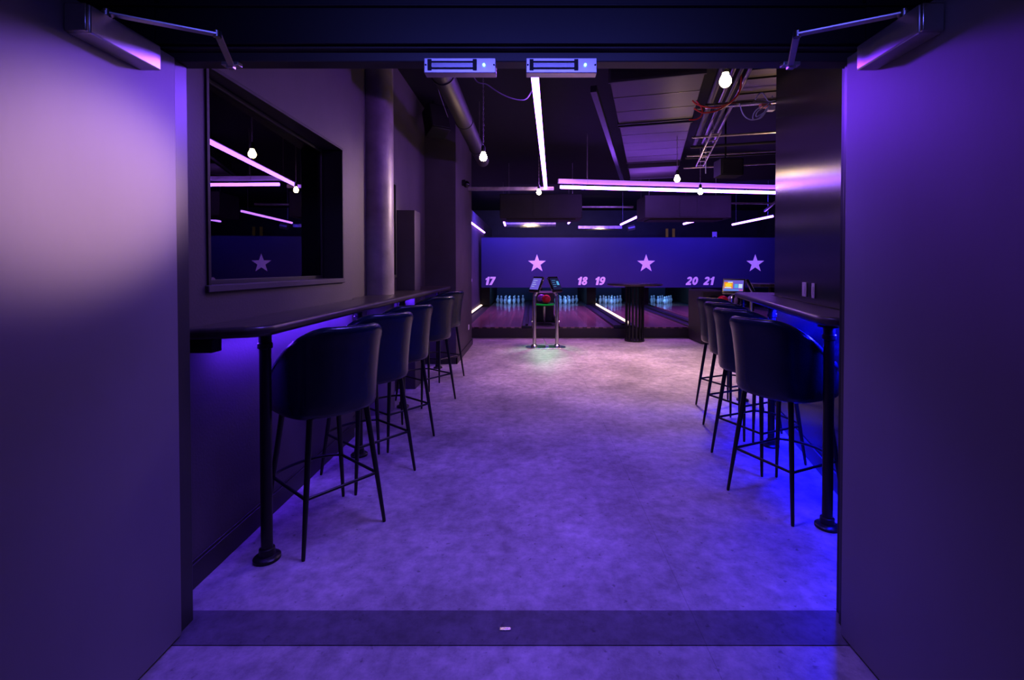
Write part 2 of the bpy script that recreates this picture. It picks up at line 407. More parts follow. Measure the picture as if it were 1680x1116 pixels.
MB().box(-1.31+ox, -1.29+ox, 3.55+oy, 3.9+oy, ZB-TH-.012, ZB-TH).build('led_strip', M['under_v'], bar)
MB().box(-1.31+ox, -1.29+ox, 4.42+oy, 4.82+oy, ZB-TH-.012, ZB-TH).build('led_strip', M['under_v'], bar)
MB().box(-1.31+ox, -1.29+ox, 5.18+oy, 5.85+oy, ZB-TH-.012, ZB-TH).build('led_strip', M['under_v'], bar)
MB().box(-1.376+ox, -1.27+ox, 1.80+oy, 1.86+oy, ZB-TH-.055, ZB-TH).build('bracket', M['black'], bar, bevel=.004)

barr = thing('bar_counter', 'short violet-lit bar shelf against the glossy black wall with two switch plates', 'bar counter', R(0.6, .13), -A)
# local frame: x = -t offset, y = s offset
def loc(s, t): return (-(t-.13), s-.6)
out = [loc(-.50, .006), loc(-.50, .15)]+[loc(-.40-.10*math.cos(q), .15+.10*math.sin(q)) for q in [PI/2*i/8 for i in range(1, 9)]]
out += [loc(1.84, .25)]+[loc(1.84+.09*math.sin(q), .16+.09*math.cos(q)) for q in [PI/2*i/8 for i in range(1, 9)]]+[loc(1.93, -.42), loc(1.44, -.42), loc(1.44, .006)]
MB().prism(out, ZB-TH, ZB).build('bar_top', M['top'], barr, bevel=.017, seg=4)
for s_, t_ in ((-.40, .189), (.674, .194), (1.86, .17)):
    q = loc(s_, t_); post(barr, q[0], q[1], ZB-TH)
a_, b_ = loc(-.42, .12), loc(1.40, .10)
MB().box(b_[0]-.02, b_[0], a_[1], b_[1], ZB-TH-.012, ZB-TH).build('led_strip', M['under_b'], barr)
q0, q1 = loc(-.46, .10), loc(-.40, .006)
MB().box(q0[0], q1[0], q0[1], q1[1], ZB-TH-.055, ZB-TH).build('bracket', M['black'], barr, bevel=.004)

# ------------------------------------------------------------------ bar stools
def superell(a, b, n, k=56):
    o = []
    for i in range(k):
        t = 2*PI*i/k; c, s = math.cos(t), math.sin(t)
        o.append((a*math.copysign(abs(c)**(2/n), c), b*math.copysign(abs(s)**(2/n), s)))
    return o
def make_stool():
    t = thing('bar_stool', '', 'bar stool')
    # padded seat: loops of super-ellipses
    loops = [(.16, .60), (.20, .603), (.222, .615), (.230, .64), (.230, .70), (.226, .735), (.205, .752), (.14, .76), (.02, .762)]
    k = 56; m = MB(); vs = []; fs = []
    for r, z in loops:
        for x, y in superell(r*.97, r*1.02, 3.0, k): vs.append((x, y+.012, z))
    for i in range(len(loops)-1):
        for j in range(k):
            j2 = (j+1) % k; fs.append((i*k+j, i*k+j2, (i+1)*k+j2, (i+1)*k+j))
    fs.append(tuple(range(k-1, -1, -1))); fs.append(tuple((len(loops)-1)*k+j for j in range(k)))
    m.add(vs, fs); m.build('seat', M['leather'], t, ang=60)
    # wrap-round back shell
    PH = math.radians(128); nph = 96
    vs = []; fs = []; npf = None
    for i in range(nph+1):
        ph = -PH+2*PH*i/nph; c = abs(ph)/PH
        u_ = min(1, max(0, (c-.22)/.78)); h = .80+(1.034-.80)*(1-u_*u_*(3-2*u_))
        endt = min(1, (1-c)/.10)
        seam = 0
        for sp in (-50, 50):
            dd = (math.degrees(ph)-sp)/1.6; seam = max(seam, math.exp(-dd*dd))
        back = max(0, math.cos(ph))
        def rad(z):
            tz = max(0, (z-.62)/(1.02-.62))
            rx = .230+.020*tz**1.6; ry = .232+(.010+.058*tz**1.7)
            if math.cos(ph) < 0: ry = .235
            f = 0.0
            return rx, ry
        prof = []
        th = .046*(.55+.45*endt)
        for z, ins in ((.603, .045), (.612, .018), (.632, .003), (.68, 0), (.74, 0), (.80, 0), (.86, 0)):
            zz = min(z, h-.04) if z > .7 else z
            prof.append((zz, ins))
        for kk in range(1, 4):
            zz = .86+(h-.04-.86)*kk/4 if h-.04 > .86 else h-.04
            prof.append((zz, 0))
        for kk in range(0, 9):
            q = PI*kk/8; prof.append((h-.036+.036*math.sin(q), -.004+th*.62*(1-math.cos(q))))
        for z in (h-.07, (h+.70)/2, .70): prof.append((z, th*1.2))
        npf = len(prof)
        for z, ins in prof:
            rx, ry = rad(z); e = ins+seam*.006*(1 if ins < .03 else 0)
            # slightly squared plan
            sx, cy = math.sin(ph), -math.cos(ph); n_ = 2.35
            g = (abs(sx)**n_+abs(cy)**n_)**(-1/n_)
            vs.append(((rx-e)*sx*g, (ry-e)*cy*g, z))
    for i in range(nph):
        for j in range(npf-1):
            fs.append((i*npf+j, (i+1)*npf+j, (i+1)*npf+j+1, i*npf+j+1))
    fs.append(tuple(range(npf))); fs.append(tuple(nph*npf+j for j in range(npf-1, -1, -1)))
    MB().add(vs, fs).build('backrest', M['leather'], t, ang=55)
    # legs
    LT, LB = .142, .204
    def lp(sx, sy, z): f_ = 1-(z/.605); q = LT+(LB-LT)*f_; return Vector((sx*q, sy*q, z))
    for sx in (-1, 1):
        for sy in (-1, 1):
            MB().tube([lp(sx, sy, .605), lp(sx, sy, .30), lp(sx, sy, .012), lp(sx, sy, 0)], [.014, .0125, .0085, .007], 14).build('leg', M['black_metal'], t)
    zr = .255
    for a, b in (((-1, -1), (1, -1)), ((-1, -1), (-1, 1)), ((1, -1), (1, 1))):
        MB().tube([lp(*a, zr), lp(*b, zr)], .0075, 10).build('stretcher', M['black_metal'], t)
    p0, p1 = lp(-1, 1, zr), lp(1, 1, zr)
    MB().tube(bez([p0, p0+Vector((.06, .05, 0)), (p0+p1)/2+Vector((0, .075, 0)), p1+Vector((-.06, .05, 0)), p1], 6), .008, 10).build('footrest', M['black_metal'], t)
    return t
stool = make_stool()
Ls = [((-1.045, 2.285), 51, 'navy leather tub bar stool, biggest, beside the first post of the window bar'),
      ((-1.040, 2.872), 51, 'second navy leather tub bar stool along the window bar, counted from the doorway'),
      ((-1.046, 3.47), 51, 'third navy leather tub bar stool along the window bar, just before the concrete column'),
      ((-1.050, 4.47), 51, 'navy leather tub bar stool just past the concrete column, fourth at the window bar'),
      ((-1.105, 5.41), 56, 'last navy leather tub bar stool of the window bar, beside the dark pier')]
Rs = [((1.415, 2.54), -66, 'dark navy tub bar stool nearest the doorway at the blue-lit bar shelf'),
      ((1.535, 3.085), -66, 'second dark navy tub bar stool from the doorway at the blue-lit bar'),
      ((1.690, 3.655), -66, 'third dark navy tub bar stool from the doorway at the blue-lit bar'),
      ((1.830, 4.21), -66, 'last of the four dark navy tub bar stools at the blue-lit bar, towards the lanes')]
for i, ((x, y), a, lb) in enumerate(Ls+Rs):
    g = 'stools at the window bar' if i < 5 else 'stools at the blue-lit bar'
    if i == 0:
        stool.location = (x, y, 0); stool.rotation_euler = (0, 0, math.radians(a)); stool['label'] = lb; stool['group'] = g
    else:
        dup(stool, (x, y, 0), math.radians(a), lb, g)

# ------------------------------------------------------------------ switch plates, sockets
def plate(label, p, rz, wd, ht, name='switch_plate', m='white_pl'):
    t = thing(name, label, 'switch' if 'switch' in name else 'socket', p, rz)
    MB().box(-wd/2, wd/2, -.008, 0, -ht/2, ht/2).build('cover_plate', M[m], t, bevel=.003)
    MB().box(-wd*.28, wd*.28, -.012, -.008, -ht*.3, ht*.3).build('rocker', M[m], t, bevel=.002)
    return t
rzw = -A-PI/2
plate('wider square white switch plate on the glossy black wall above the bar', R(.608, 0, 1.15), rzw, .085, .10)
plate('narrow white switch plate on the glossy black wall beside the wider one', R(.43, 0, 1.15), rzw, .05, .10)
plate('small white socket plate low on the dark pier side beside the lanes', (-1.03, 7.35, .344), PI/2, .075, .085, 'wall_socket')
plate('small pale switch plate on the lane side wall above the light strip', (-1.50, 11.2, 1.0), PI/2, .2, .07)

# ------------------------------------------------------------------ masking panel with stars and numbers
PY = 12.74
mp = thing('masking_panel', 'long navy masking panel above the pins with lilac stars and lane numbers', 'sign panel', (3.4, PY, 0))
MB().box(-4.82, 4.9, 0, .05, .754, 2.152).build('sign_board', M['panel'], mp)
MB().box(-4.82, 4.9, -.006, .056, 2.152, 2.166).build('top_edge', M['header'], mp)
def star(x, z, r):
    m = MB(); pts = []
    for i in range(10):
        q = PI/2+i*PI/5; rr = r if i % 2 == 0 else r*.40
        pts.append((rr*math.cos(q), rr*math.sin(q)))
    vs = [(x+a, -.004, z+b) for a, b in pts]+[(x+a, 0.001, z+b) for a, b in pts]
    m.add(vs, [tuple(range(10)), tuple(range(19, 9, -1))]+[(i, (i+1) % 10, 10+(i+1) % 10, 10+i) for i in range(10)])
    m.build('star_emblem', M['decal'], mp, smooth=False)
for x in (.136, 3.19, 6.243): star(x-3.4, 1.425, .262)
def number(txt, x, z, h):
    m = MB(); ox = 0; w_ = .66; sw = .27
    def ribbon(pts, wd):
        P = [Vector((p[0], p[1])) for p in pts]; vs = []
        for i, p in enumerate(P):
            t1 = (P[min(i+1, len(P)-1)]-P[max(i-1, 0)]).normalized(); nv = Vector((-t1.y, t1.x))
            vs += [p+nv*wd/2, p-nv*wd/2]
        put(vs, [(2*i, 2*i+1, 2*i+3, 2*i+2) for i in range(len(P)-1)])
    def put(vs, fs):
        m.add([((v[0]+ox+.20*v[1])*h, 0, (v[1]-.5)*h) for v in vs], fs)
    def ell(cx, cy, rx, ry, a0=0, a1=360, n=24): return [(cx+rx*math.cos(math.radians(a0+(a1-a0)*i/n)), cy+ry*math.sin(math.radians(a0+(a1-a0)*i/n))) for i in range(n+1)]
    for ch in txt:
        if ch == '1':
            put([(.16, 0), (.46, 0), (.46, 1), (.22, 1), (.16, .86), (0, .80), (0, .60), (.16, .64)], [(0, 1, 2, 3, 4, 7), (4, 5, 6, 7)]); adv = .52
        elif ch == '7':
            put([(0, 1), (.66, 1), (.66, .78), (0, .76)], [(0, 1, 2, 3)]); put([(.34, .8), (.66, .8), (.36, 0), (.04, 0)], [(0, 1, 2, 3)]); adv = .70
        elif ch == '0': ribbon(ell(.34, .5, .215, .375), .25); adv = .76
        elif ch == '8': ribbon(ell(.34, .745, .185, .15), .21); ribbon(ell(.34, .275, .215, .17), .22); adv = .74
        elif ch == '9': ribbon(ell(.34, .665, .21, .22), .235); ribbon([(.55, .66), (.54, .42), (.46, .22), (.33, .125), (.06, .125)], .235); adv = .76
        else:
            ribbon(ell(.33, .68, .20, .205, 170, -25, 14)+[(.42, .46), (.16, .18)], .25); put([(0, 0), (.64, 0), (.64, .23), (0, .23)], [(0, 1, 2, 3)]); adv = .72
        ox += adv
    xs = [v[0] for v in m.v]; c = (max(xs)+min(xs))/2
    m.v = [(v[0]-c, v[1], v[2]) for v in m.v]
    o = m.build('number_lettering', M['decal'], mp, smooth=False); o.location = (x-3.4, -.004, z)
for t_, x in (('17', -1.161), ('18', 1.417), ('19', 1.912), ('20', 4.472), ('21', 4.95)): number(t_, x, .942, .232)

# ------------------------------------------------------------------ lanes
LC = {17: -.70, 18: 1.02, 19: 2.43, 20: 4.05, 21: 5.48}
ords = {17: 'bowling lane under number seventeen, against the side wall', 18: 'bowling lane under number eighteen, behind the tablet stand',
        19: 'bowling lane under number nineteen, behind the round table', 20: 'bowling lane under number twenty, beyond the round table and dark channel',
        21: 'bowling lane under number twenty-one, mostly behind the ball hood'}
for n, x in LC.items():
    t = thing('bowling_lane', ords[n], 'bowling lane', (x, 8.47, .175), 0, 'bowling lanes')
    MB().box(-.50, .50, 0, 6.3, 0, .025).build('lane_bed', M['lane'], t, bevel=.003)
    MB().box(-.50, .50, 6.3, 7.3, 0, .02).build('pin_deck', M['teal'], t)
# gutters and channels
def divider(label, x0, x1, h, led=None, name='lane_divider'):
    t = thing(name, label, 'lane divider', ((x0+x1)/2, 8.49, .175)); hw = (x1-x0)/2
    MB().box(-hw, hw, 0, 6.2, 0, h).build('channel', M['gutter'], t, bevel=.01)
    MB().box(-hw*.25, hw*.25, .02, 6.18, h, h+.03).build('cap_rail', M['black_metal'], t, bevel=.006)
    if led is not None: MB().box(led-.012-(x0+x1)/2, led+.012-(x0+x1)/2, .3, 5.9, h, h+.035).build('led_strip', M['led_warm'], t)
    return t
divider('low dark divider with a white light strip between lanes eighteen and nineteen', 1.53, 1.92, .06, led=1.86)
divider('dark plain channel between lanes nineteen and twenty', 2.94, 3.30, .05)
divider('dark plain divider between lanes twenty and twenty-one', 4.56, 4.97, .05)
divider('dark gutter channel between lane seventeen and the green ball tray', -.195, .0, .05)
divider('dark gutter channel between the green ball tray and lane eighteen', .46, .515, .05)
t = thing('wall_light_strip', 'thin warm white light strip low on the side wall by lane seventeen', 'light strip', (-1.498, 8.6, .21))
MB().box(0, .05, 0, 5.6, -.035, .0).build('housing', M['gutter'], t); MB().box(.005, .04, .02, 5.58, 0, .03).build('diffuser', M['led_warm'], t)
# back of the pin decks, with walls between the pairs
struct('wall_pin_pit', MB().box(-1.5, 8.4, 15.9, 16.0, .175, 2.0), M['teal'])
for x in (-1.36, .16, 1.72, 3.25, 4.78): struct('trim_pit_side', MB().box(x-.13, x+.13, 13.2, 15.9, .225, .78), M['black'])

# pins
PS = .84
pinprof = [(a*PS, b*PS) for a, b in [(.035, 0), (.042, .015), (.062, .07), (.066, .10), (.06, .13), (.043, .165), (.031, .195), (.029, .205), (.032, .225), (.037, .245), (.034, .262), (.02, .275), (.004, .279)]]
pin0 = thing('bowling_pin', '', 'bowling pin')
MB().lathe(pinprof, n=20).build('pin_body', M['pin'], pin0, ang=60)
MB().lathe([(.0355*PS, .183*PS), (.0318*PS, .200*PS)], n=20).build('neck_band', M['pin_band'], pin0)
first = True; SP = .272; PZ = .202
rowname = ['back row', 'third row', 'second row', 'front']
names_ = {17: 'seventeen', 18: 'eighteen', 19: 'nineteen', 20: 'twenty'}
posn = {(3, 0): 'head pin at the front', (2, 0): 'second row pin on the side-wall side', (2, 1): 'second row pin on the bar side',
        (1, 0): 'third row pin on the side-wall side', (1, 1): 'third row middle pin', (1, 2): 'third row pin on the bar side',
        (0, 0): 'back row corner pin on the side-wall side', (0, 1): 'back row inner pin on the side-wall side', (0, 2): 'back row inner pin on the bar side', (0, 3): 'back row corner pin on the bar side'}
for n in (17, 18, 19, 20):
    for row in range(4):           # 0 = back row
        for k in range(4-row):
            x = LC[n]+(k-(3-row)/2)*SP; y = 14.62-row*SP*.866
            lb = 'white bowling pin on lane %s, %s' % (names_[n], posn[(row, k)])
            g = 'pins on lane '+names_[n]
            if first: pin0.location = (x, y, .1999); pin0['label'] = lb; pin0['group'] = g; first = False
            else: dup(pin0, (x, y, .1999), None, lb, g)

# ball returns
def ball_return(label, x, y, z, up=0.0, hx=0.0):
    t = thing('ball_return', label, 'ball return', (x, y, z))
    MB().lathe([(.13, .36+up), (.18, .37+up), (.19, .385+up), (.19, .41+up), (.15, .415+up)], n=32).build('ball_tray', M['tray'], t)
    MB().lathe([(.191, .388+up), (.194, .39+up), (.194, .405+up), (.191, .407+up)], n=32).build('tray_glow_ring', M['tray_glow'], t)  # glowing ring added to make the tray look a brighter green
    MB().tube([(0, .02, .02), (0, 0, .36+up)], .02, 14).build('pedestal', M['steel'], t)
    MB().box(-.14, .14, -.14, .16, 0, .02).build('foot_plate', M['black'], t, bevel=.004)
    h = MB().box(-.20+hx, .20+hx, .28, .95, 0, .62+up*1.15).build('hood', M['plat'], t, bevel=.03, seg=3)
    MB().tube([(hx, .272, .47+up), (hx, .285, .47+up)], .11, 24).build('opening', M['black'], h)
    return t
ball_return('ball return with green tray and black hood, behind the tablet stand', .25, 9.2, .175)
ball_return('dark hooded ball return past the lane screens, above the stool backs', 3.20, 7.45, 0, up=.26, hx=-.12)
def ball(label, x, y, z, r, m):
    t = thing('bowling_ball', label, 'bowling ball', (x, y, z), 0, 'bowling balls on the returns')
    MB().sphere((0, 0, 0), r, 28, 18).build('shell', M[m], t)
    for a in (-.25, .05, .2):
        v = Vector((math.sin(a), -.75, .66)).normalized()
        MB().tube([v*r*.97, v*r*1.001], r*.10, 10).build('finger_hole', M['black'], t)
TZ = .175+.415
ball('glossy red bowling ball on the green tray behind the tablet stand', .285, 9.12, TZ+.09, .088, 'ball_red')
ball('glossy purple bowling ball on the green tray behind the tablet stand', .19, 9.29, TZ+.09, .088, 'ball_purple')
ball('red bowling ball above the stool backs beside the dark hood', 3.11, 7.42, .675+.09, .088, 'ball_red')
ball('pale pink bowling ball beside the red one above the stool backs', 3.29, 7.47, .675+.09, .088, 'ball_pink')

# ------------------------------------------------------------------ lane tablet stands
def console(label, loc_, rz, lit):
    t = thing('tablet_stand', label, 'tablet stand', loc_, rz)
    m = MB()
    outl = [(.19+.14*math.cos(q), .14*math.sin(q)) for q in [(-PI/2)+PI*i/12 for i in range(13)]]+[(-.19+.14*math.cos(q), .14*math.sin(q)) for q in [(PI/2)+PI*i/12 for i in range(13)]]
    m.prism(outl, 0, .012); m.build('base_plate', M['steel'], t, bevel=.003)
    MB().add([(.0, -.02, .012), (.06, -.02, .012), (-.04, -.02, .15), (.0, .02, .012), (.06, .02, .012), (-.04, .02, .15)], [(0, 1, 2), (5, 4, 3), (0, 3, 4, 1), (1, 4, 5, 2), (2, 5, 3, 0)]).build('gusset', M['steel'], t)
    for sx in (-1, 1):
        p = MB().tube(bez([(sx*.185, 0, .012), (sx*.185, 0, .4), (sx*.185, 0, .80), (sx*.172, .0, .87), (sx*.135, .0, .93)], 6), .03, 18).build('post', M['steel'], t)
        MB().lathe([(.03, .012), (.062, .012), (.058, .03), (.036, .05), (.031, .05)], (sx*.185, 0, 0), 24).build('post_foot', M['steel'], p)
        MB().tube([(sx*.185+.028*sx, 0, .42), (sx*.185+.042*sx, 0, .42)], .018, 14).build('button', M['steel'], p)
        # tablet: screen faces outwards, up and to the viewer
        nrm = Vector((sx*.69, -.58, .44)).normalized(); up = Vector((0, 0, 1)); up = (up-nrm*up.dot(nrm)).normalized(); rt = up.cross(nrm)
        c = Vector((sx*.165, -.01, 1.04))
        mt = Matrix(((rt.x, up.x, nrm.x, c.x), (rt.y, up.y, nrm.y, c.y), (rt.z, up.z, nrm.z, c.z), (0, 0, 0, 1)))
        kw, kh = (1.28, .86) if lit else (1.0, 1.0); mt = mt @ Matrix.Diagonal((kw, kh, 1, 1))
        tb = MB().box(-.118, .118, -.135, .135, -.03, 0, mt).build('tablet', M['black_gl'], t, bevel=.006)
        MB().box(-.117, .117, -.134, .134, -.045, -.0302, mt).build('back_shell', M['steel'], tb, bevel=.003)
        s = MB(); s.box(-.105, .105, -.098, .105, 0, .001, mt)
        mats = [M['scr_blue'] if (lit or sx < 0) else M['scr_dim'], M['scr_orange'], M['scr_yellow'], M['scr_white'], M['scr_cyan'], M['scr_pink']]
        if lit:
            s.cur = 1; s.box(-.10, -.005, -.05, .07, .0012, .002, mt)
            s.cur = 2; s.xf(Matrix()); b0 = len(s.v)
            s.lathe([(.035, 0), (.035, .0007)], n=18); s.xf(mt @ Matrix.Translation((-.052, .015, .002)), b0)
            s.cur = 3; s.box(-.09, -.02, -.045, -.022, .0021, .003, mt); s.box(.055, .095, -.04, .035, .0012, .002, mt); s.box(-.06, -.01, .055, .075, .0021, .003, mt)
            s.cur = 4; s.box(.01, .05, -.04, .035, .0012, .002, mt); s.box(-.10, .06, -.085, -.07, .0012, .002, mt)
            s.cur = 5; s.box(.06, .10, -.085, -.07, .0012, .002, mt)
        else:
            s.cur = 4 if sx > 0 else 3
            for q in range(4): s.box(-.08, -.01 if q % 2 else .02, .06-q*.035, .066-q*.035, .0012, .0018, mt)
            s.box(.03, .09, -.02, .05, .0012, .0018, mt) if sx > 0 else None
        s.build('screen', mats, tb, smooth=False)
    return t
console('twin-post steel tablet stand with two back-to-back screens, on the open floor', (.222, 7.44, 0), 0, False)
console('tablet stand with a colourful lit screen, just past the blue-lit bar shelf', (3.10, 6.72, 0), math.radians(18), True)

# round poseur table with slatted drum base
t = thing('poseur_table', 'round black high table on a slatted drum base before the lanes', 'table', (1.83, 8.12, 0))
MB().lathe([(.40, .985), (.475, .995), (.485, 1.005), (.485, 1.018), (.475, 1.022)], n=64).build('table_top', M['top'], t)
MB().lathe([(.175, 0), (.175, .025), (.165, .03)], n=40).build('base_ring', M['black_metal'], t)
MB().lathe([(.17, .955), (.17, .985)], n=40).build('top_ring', M['black_metal'], t)
for i in range(16):
    q = 2*PI*i/16
    MB().box(-.015, .015, -.008, .008, .028, .958, Matrix.Translation((.158*math.cos(q), .158*math.sin(q), 0)) @ Matrix.Rotation(q+PI/2, 4, 'Z')).build('slat', M['black_metal'], t, bevel=.002)
# further high table beyond the bar
t = thing('high_table', 'dark rectangular high table half hidden behind the glossy black wall', 'table', (4.35, 7.25, 0), -A)
MB().prism([(-.72, -.30)]+[(.9, -.30), (.9, .30), (-.72, .30), (-.8, .2), (-.8, -.2)], 1.0, 1.05).build('table_top', M['top'], t, bevel=.01, seg=3)
for x in (-.5, .6):
    MB().lathe([(.2, 0), (.2, .015), (.03, .03), (.03, 1.0)], (x, 0, 0), 24).build('leg', M['black_metal'], t)

# ------------------------------------------------------------------ LED tubes and conduits
def led_tube(label, p, q, r=.026, m='led', hang=True, prof=True, group=None):
    p, q = Vector(p), Vector(q); c = (p+q)/2; d = q-p; L_ = d.length; rz = math.atan2(-d.x, d.y)
    t = thing('pendant_led_tube', label, 'LED tube light', (c.x, c.y, c.z), rz, group)
    MB().tube([(0, -L_/2, 0), (0, L_/2, 0)], r, 16).build('diffuser', M[m], t)
    if prof: MB().box(-r*.9, r*.9, -L_/2, L_/2, r*1.02, r*1.9).build('mounting_profile', M['galv_dk'], t, bevel=.002)
    if hang:
        for y in (-L_*.4, L_*.4): MB().tube([(0, y, r*1.9), (0, y, CEIL-c.z)], .003, 6).build('suspension_wire', M['galv'], t)
    return t
led_tube('long violet LED tube running from the doorway towards the lanes', (-.005, 2.6, 2.59), (.216, 7.30, 2.597))
led_tube('long violet LED tube running crosswise, below a pale steel beam', (.45, 7.30, 2.596), (4.9, 7.95, 2.597), prof=False)
gf = 'LED tubes over the lanes'
led_tube('short violet LED tube over lane seventeen, near the side wall', (-.72, 11.25, 2.52), (-.77, 13.0, 2.52), m='led_far')
led_tube('short violet LED tube above the number eighteen, almost end-on', (1.02, 11.3, 2.55), (1.01, 12.7, 2.55), m='led_far')
led_tube('slanting violet LED tube just past the first dark box of the ceiling', (2.57, 10.5, 2.55), (2.55, 13.1, 2.55), m='led_far')
led_tube('short slanting violet LED tube below the second dark ceiling box', (4.35, 11.5, 2.55), (4.29, 12.9, 2.55), m='led_far')
led_tube('longer slanting violet LED tube beside the glossy black wall edge, over the third star', (5.8, 11.0, 2.55), (5.76, 13.1, 2.55), m='led_far')
t = thing('wall_led_tube', 'violet LED tube fixed high along the lane side wall', 'LED tube light', (-1.47, 12.4, 2.40))
MB().tube([(0, -1.7, 0), (0, 1.7, 0)], .02, 12).build('diffuser', M['led_far'], t); MB().box(-.03, -.019, -1.7, 1.7, -.025, .025).build('mounting_profile', M['galv'], t)

def pipe(name, label, cat, pts, r, m, n=14, group=None):
    return tag(MB().tube(pts, r, n).build(name, M[m]), label, cat, group)
o = MB().box(-.04, .04, -2.15, 2.15, -.035, .035).build('ceiling_beam_rail', M['strut_pale'], bevel=.004)
o.location = (2.55, 7.74, 2.715); o.rotation_euler = (0, 0, -math.atan2(4.3, .62)); tag(o, 'pale steel strut rail just above the crosswise LED tube', 'rail')
o = MB().box(-.55, .85, -.03, .03, -.028, .028).build('ceiling_strut_rail', M['galv'], bevel=.004); o.location = (-.5, 7.36, 2.578); tag(o, 'dim steel strut rail from the pier to the end of the long LED tube', 'rail')

# pendant bulbs on chains
def bulb(label, p, chain=True):
    t = thing('pendant_bulb', label, 'light bulb', p, 0, 'bare bulbs hung over the room')
    MB().lathe([(.005, -.038), (.021, -.034), (.034, -.016), (.036, 0), (.032, .018), (.021, .036), (.018, .055)], n=24).build('glass_bulb', M['bulb'], t)
    MB().lathe([(.019, .05), (.021, .06), (.021, .10), (.012, .115)], n=18).build('lamp_holder', M['black'], t)
    top = CEIL-p[2]
    if chain:
        m = MB(); z = .115; k = 0
        while z < top-.02:
            pts = [(.006*math.cos(q)*(k % 2), .006*math.cos(q)*(1-k % 2), z+.015+.015*math.sin(q)) for q in [2*PI*i/8 for i in range(8)]]
            m.tube(pts, .0022, 5, closed=True); z += .027; k += 1
        m.build('chain', M['galv'], t)
    else:
        MB().tube([(0, 0, .115), (0, 0, top)], .005, 8).build('cord', M['black'], t)
bulb('glowing bare bulb hung on a chain beside the round duct', (-.48, 4.5, 2.392))
bulb('glowing bare bulb near the far end of the long LED tube', (.105, 7.05, 2.470))
bulb('big glowing bare bulb close to the red cables', (1.232, 2.92, 2.493), False)
bulb('glowing bare bulb below the end of the slatted duct, above the crosswise LED tube', (1.868, 5.88, 2.446))
bulb('glowing bare bulb half hidden behind the crosswise LED tube', (2.532, 6.87, 2.447))

# ------------------------------------------------------------------ ducts and services
t = thing('ceiling_round_duct', 'long round dark metal duct running along beside the pier', 'duct', (-.68, 4.4, 2.78))
MB().tube([(0, -1.9, 0), (0, 1.9, 0)], .085, 28).build('duct_pipe', M['galv_dk'], t)
for y in (-.9, .2, 1.2): MB().tube([(0, y-.02, 0), (0, y+.02, 0)], .092, 28).build('joint_collar', M['galv_dk'], t)
for y in (-1.2, 1.5): MB().tube([(0, y, .09), (0, y, CEIL-2.78)], .004, 6).build('hanger_rod', M['galv'], t)
RD = Matrix.Translation((1.098, 4.05, 0)) @ Matrix.Rotation(-A, 4, 'Z')
def raft(label, y0, y1, z=3.0, wd=.82):
    t = thing('ceiling_duct_section', label, 'duct', RD @ Vector((0, (y0+y1)/2, z)), -A, 'flat duct sections')
    h = (y1-y0)/2
    MB().box(-wd/2, wd/2, -h, h, 0, .22).build('duct_box', M['raft'], t, bevel=.006)
    k = max(1, int((y1-y0)/.35))
    for i in range(1, k): y = -h+2*h*i/k; MB().box(-wd/2, wd/2, y-.004, y+.004, -.003, 0).build('rib', M['pipe_dk'], t)
    for y in (-h+.012, h-.012): MB().box(-wd/2-.012, wd/2+.012, y-.012, y+.012, -.012, .232).build('flange', M['galv_dk'], t)
raft('nearest and darkest ribbed duct section, by the red cables', .02, 1.30)
raft('middle ribbed duct section, half lit violet, between the other two', 1.38, 3.35)
raft('bright violet far end duct section above the crosswise LED tube', 3.70, 4.75)
# side rail beside the duct
o = MB().box(-.03, .03, 0, 4.6, 0, .06).build('ceiling_tray_rail', M['black_metal'], bevel=.003); o.matrix_world = RD @ Matrix.Translation((-.56, .05, 2.93)); tag(o, 'dark straight rail running along the duct side away from the bulbs', 'rail')
for i, (dx, r, m_, lb) in enumerate(((.56, .035, 'galv_dk', 'dark thick pipe running close along the duct edge'), (.66, .022, 'pipe_dk', 'shiny thin pipe, second out from the duct edge'), (.73, .02, 'galv_dk', 'dull thin pipe, third out from the duct edge'), (.80, .02, 'pipe_dk', 'shiny thin pipe, outermost of those along the duct'))):
    o = MB().tube([(0, -1.4, 0), (0, 2.6, 0)], r, 14).build('ceiling_pipe', M[m_]); o.matrix_world = RD @ Matrix.Translation((dx, 0, 3.06)); tag(o, lb, 'pipe', 'pipes along the duct')
# ladder tray
t = thing('ceiling_cable_ladder', 'narrow steel cable ladder hanging in line with the pipes beside the duct', 'cable tray', RD @ Vector((.66, 1.2, 2.80)), -A)
for x in (-.05, .05): MB().box(x-.004, x+.004, 0, 1.8, 0, .03).build('side_rail', M['galv'], t)
for i in range(7): MB().box(-.05, .05, .1+i*.27, .115+i*.27, .004, .016).build('rung', M['galv'], t)
for y in (.3, 1.4): MB().tube([(0, y, .03), (0, y, CEIL-2.80)], .004, 6).build('hanger_rod', M['galv'], t)
# cross pipes
cp = [(4.5, .024, 2.9, 'steel', 'brightest crosswise pipe, below the red cables'), (5.64, .014, 2.92, 'galv', 'thin crosswise pipe, second beyond the brightest one'),
      (5.95, .018, 2.88, 'galv_dk', 'dull crosswise pipe, between two thin shiny ones'), (6.5, .013, 2.90, 'galv', 'thin shiny crosswise pipe over the small hanging box'),
      (7.1, .012, 2.86, 'galv', 'thin crosswise pipe closest to the crosswise LED tube'), (5.2, .012, 3.12, 'galv', 'thin high crosswise pipe just beyond the bright one'),
      (5.78, .012, 2.96, 'steel', 'very thin bright crosswise pipe above the dull one'), (6.75, .014, 2.93, 'galv_dk', 'dull thin crosswise pipe behind the small hanging box')]
for y, r, z, m_, lb in cp:
    x = 1.098+.25*(y-4.05)
    x0 = x+.50
    pipe('ceiling_cross_pipe', lb, 'pipe', [(x0, y+.03, z), (x0+2.6, y-.62, z)], r, m_, group='crosswise pipes')
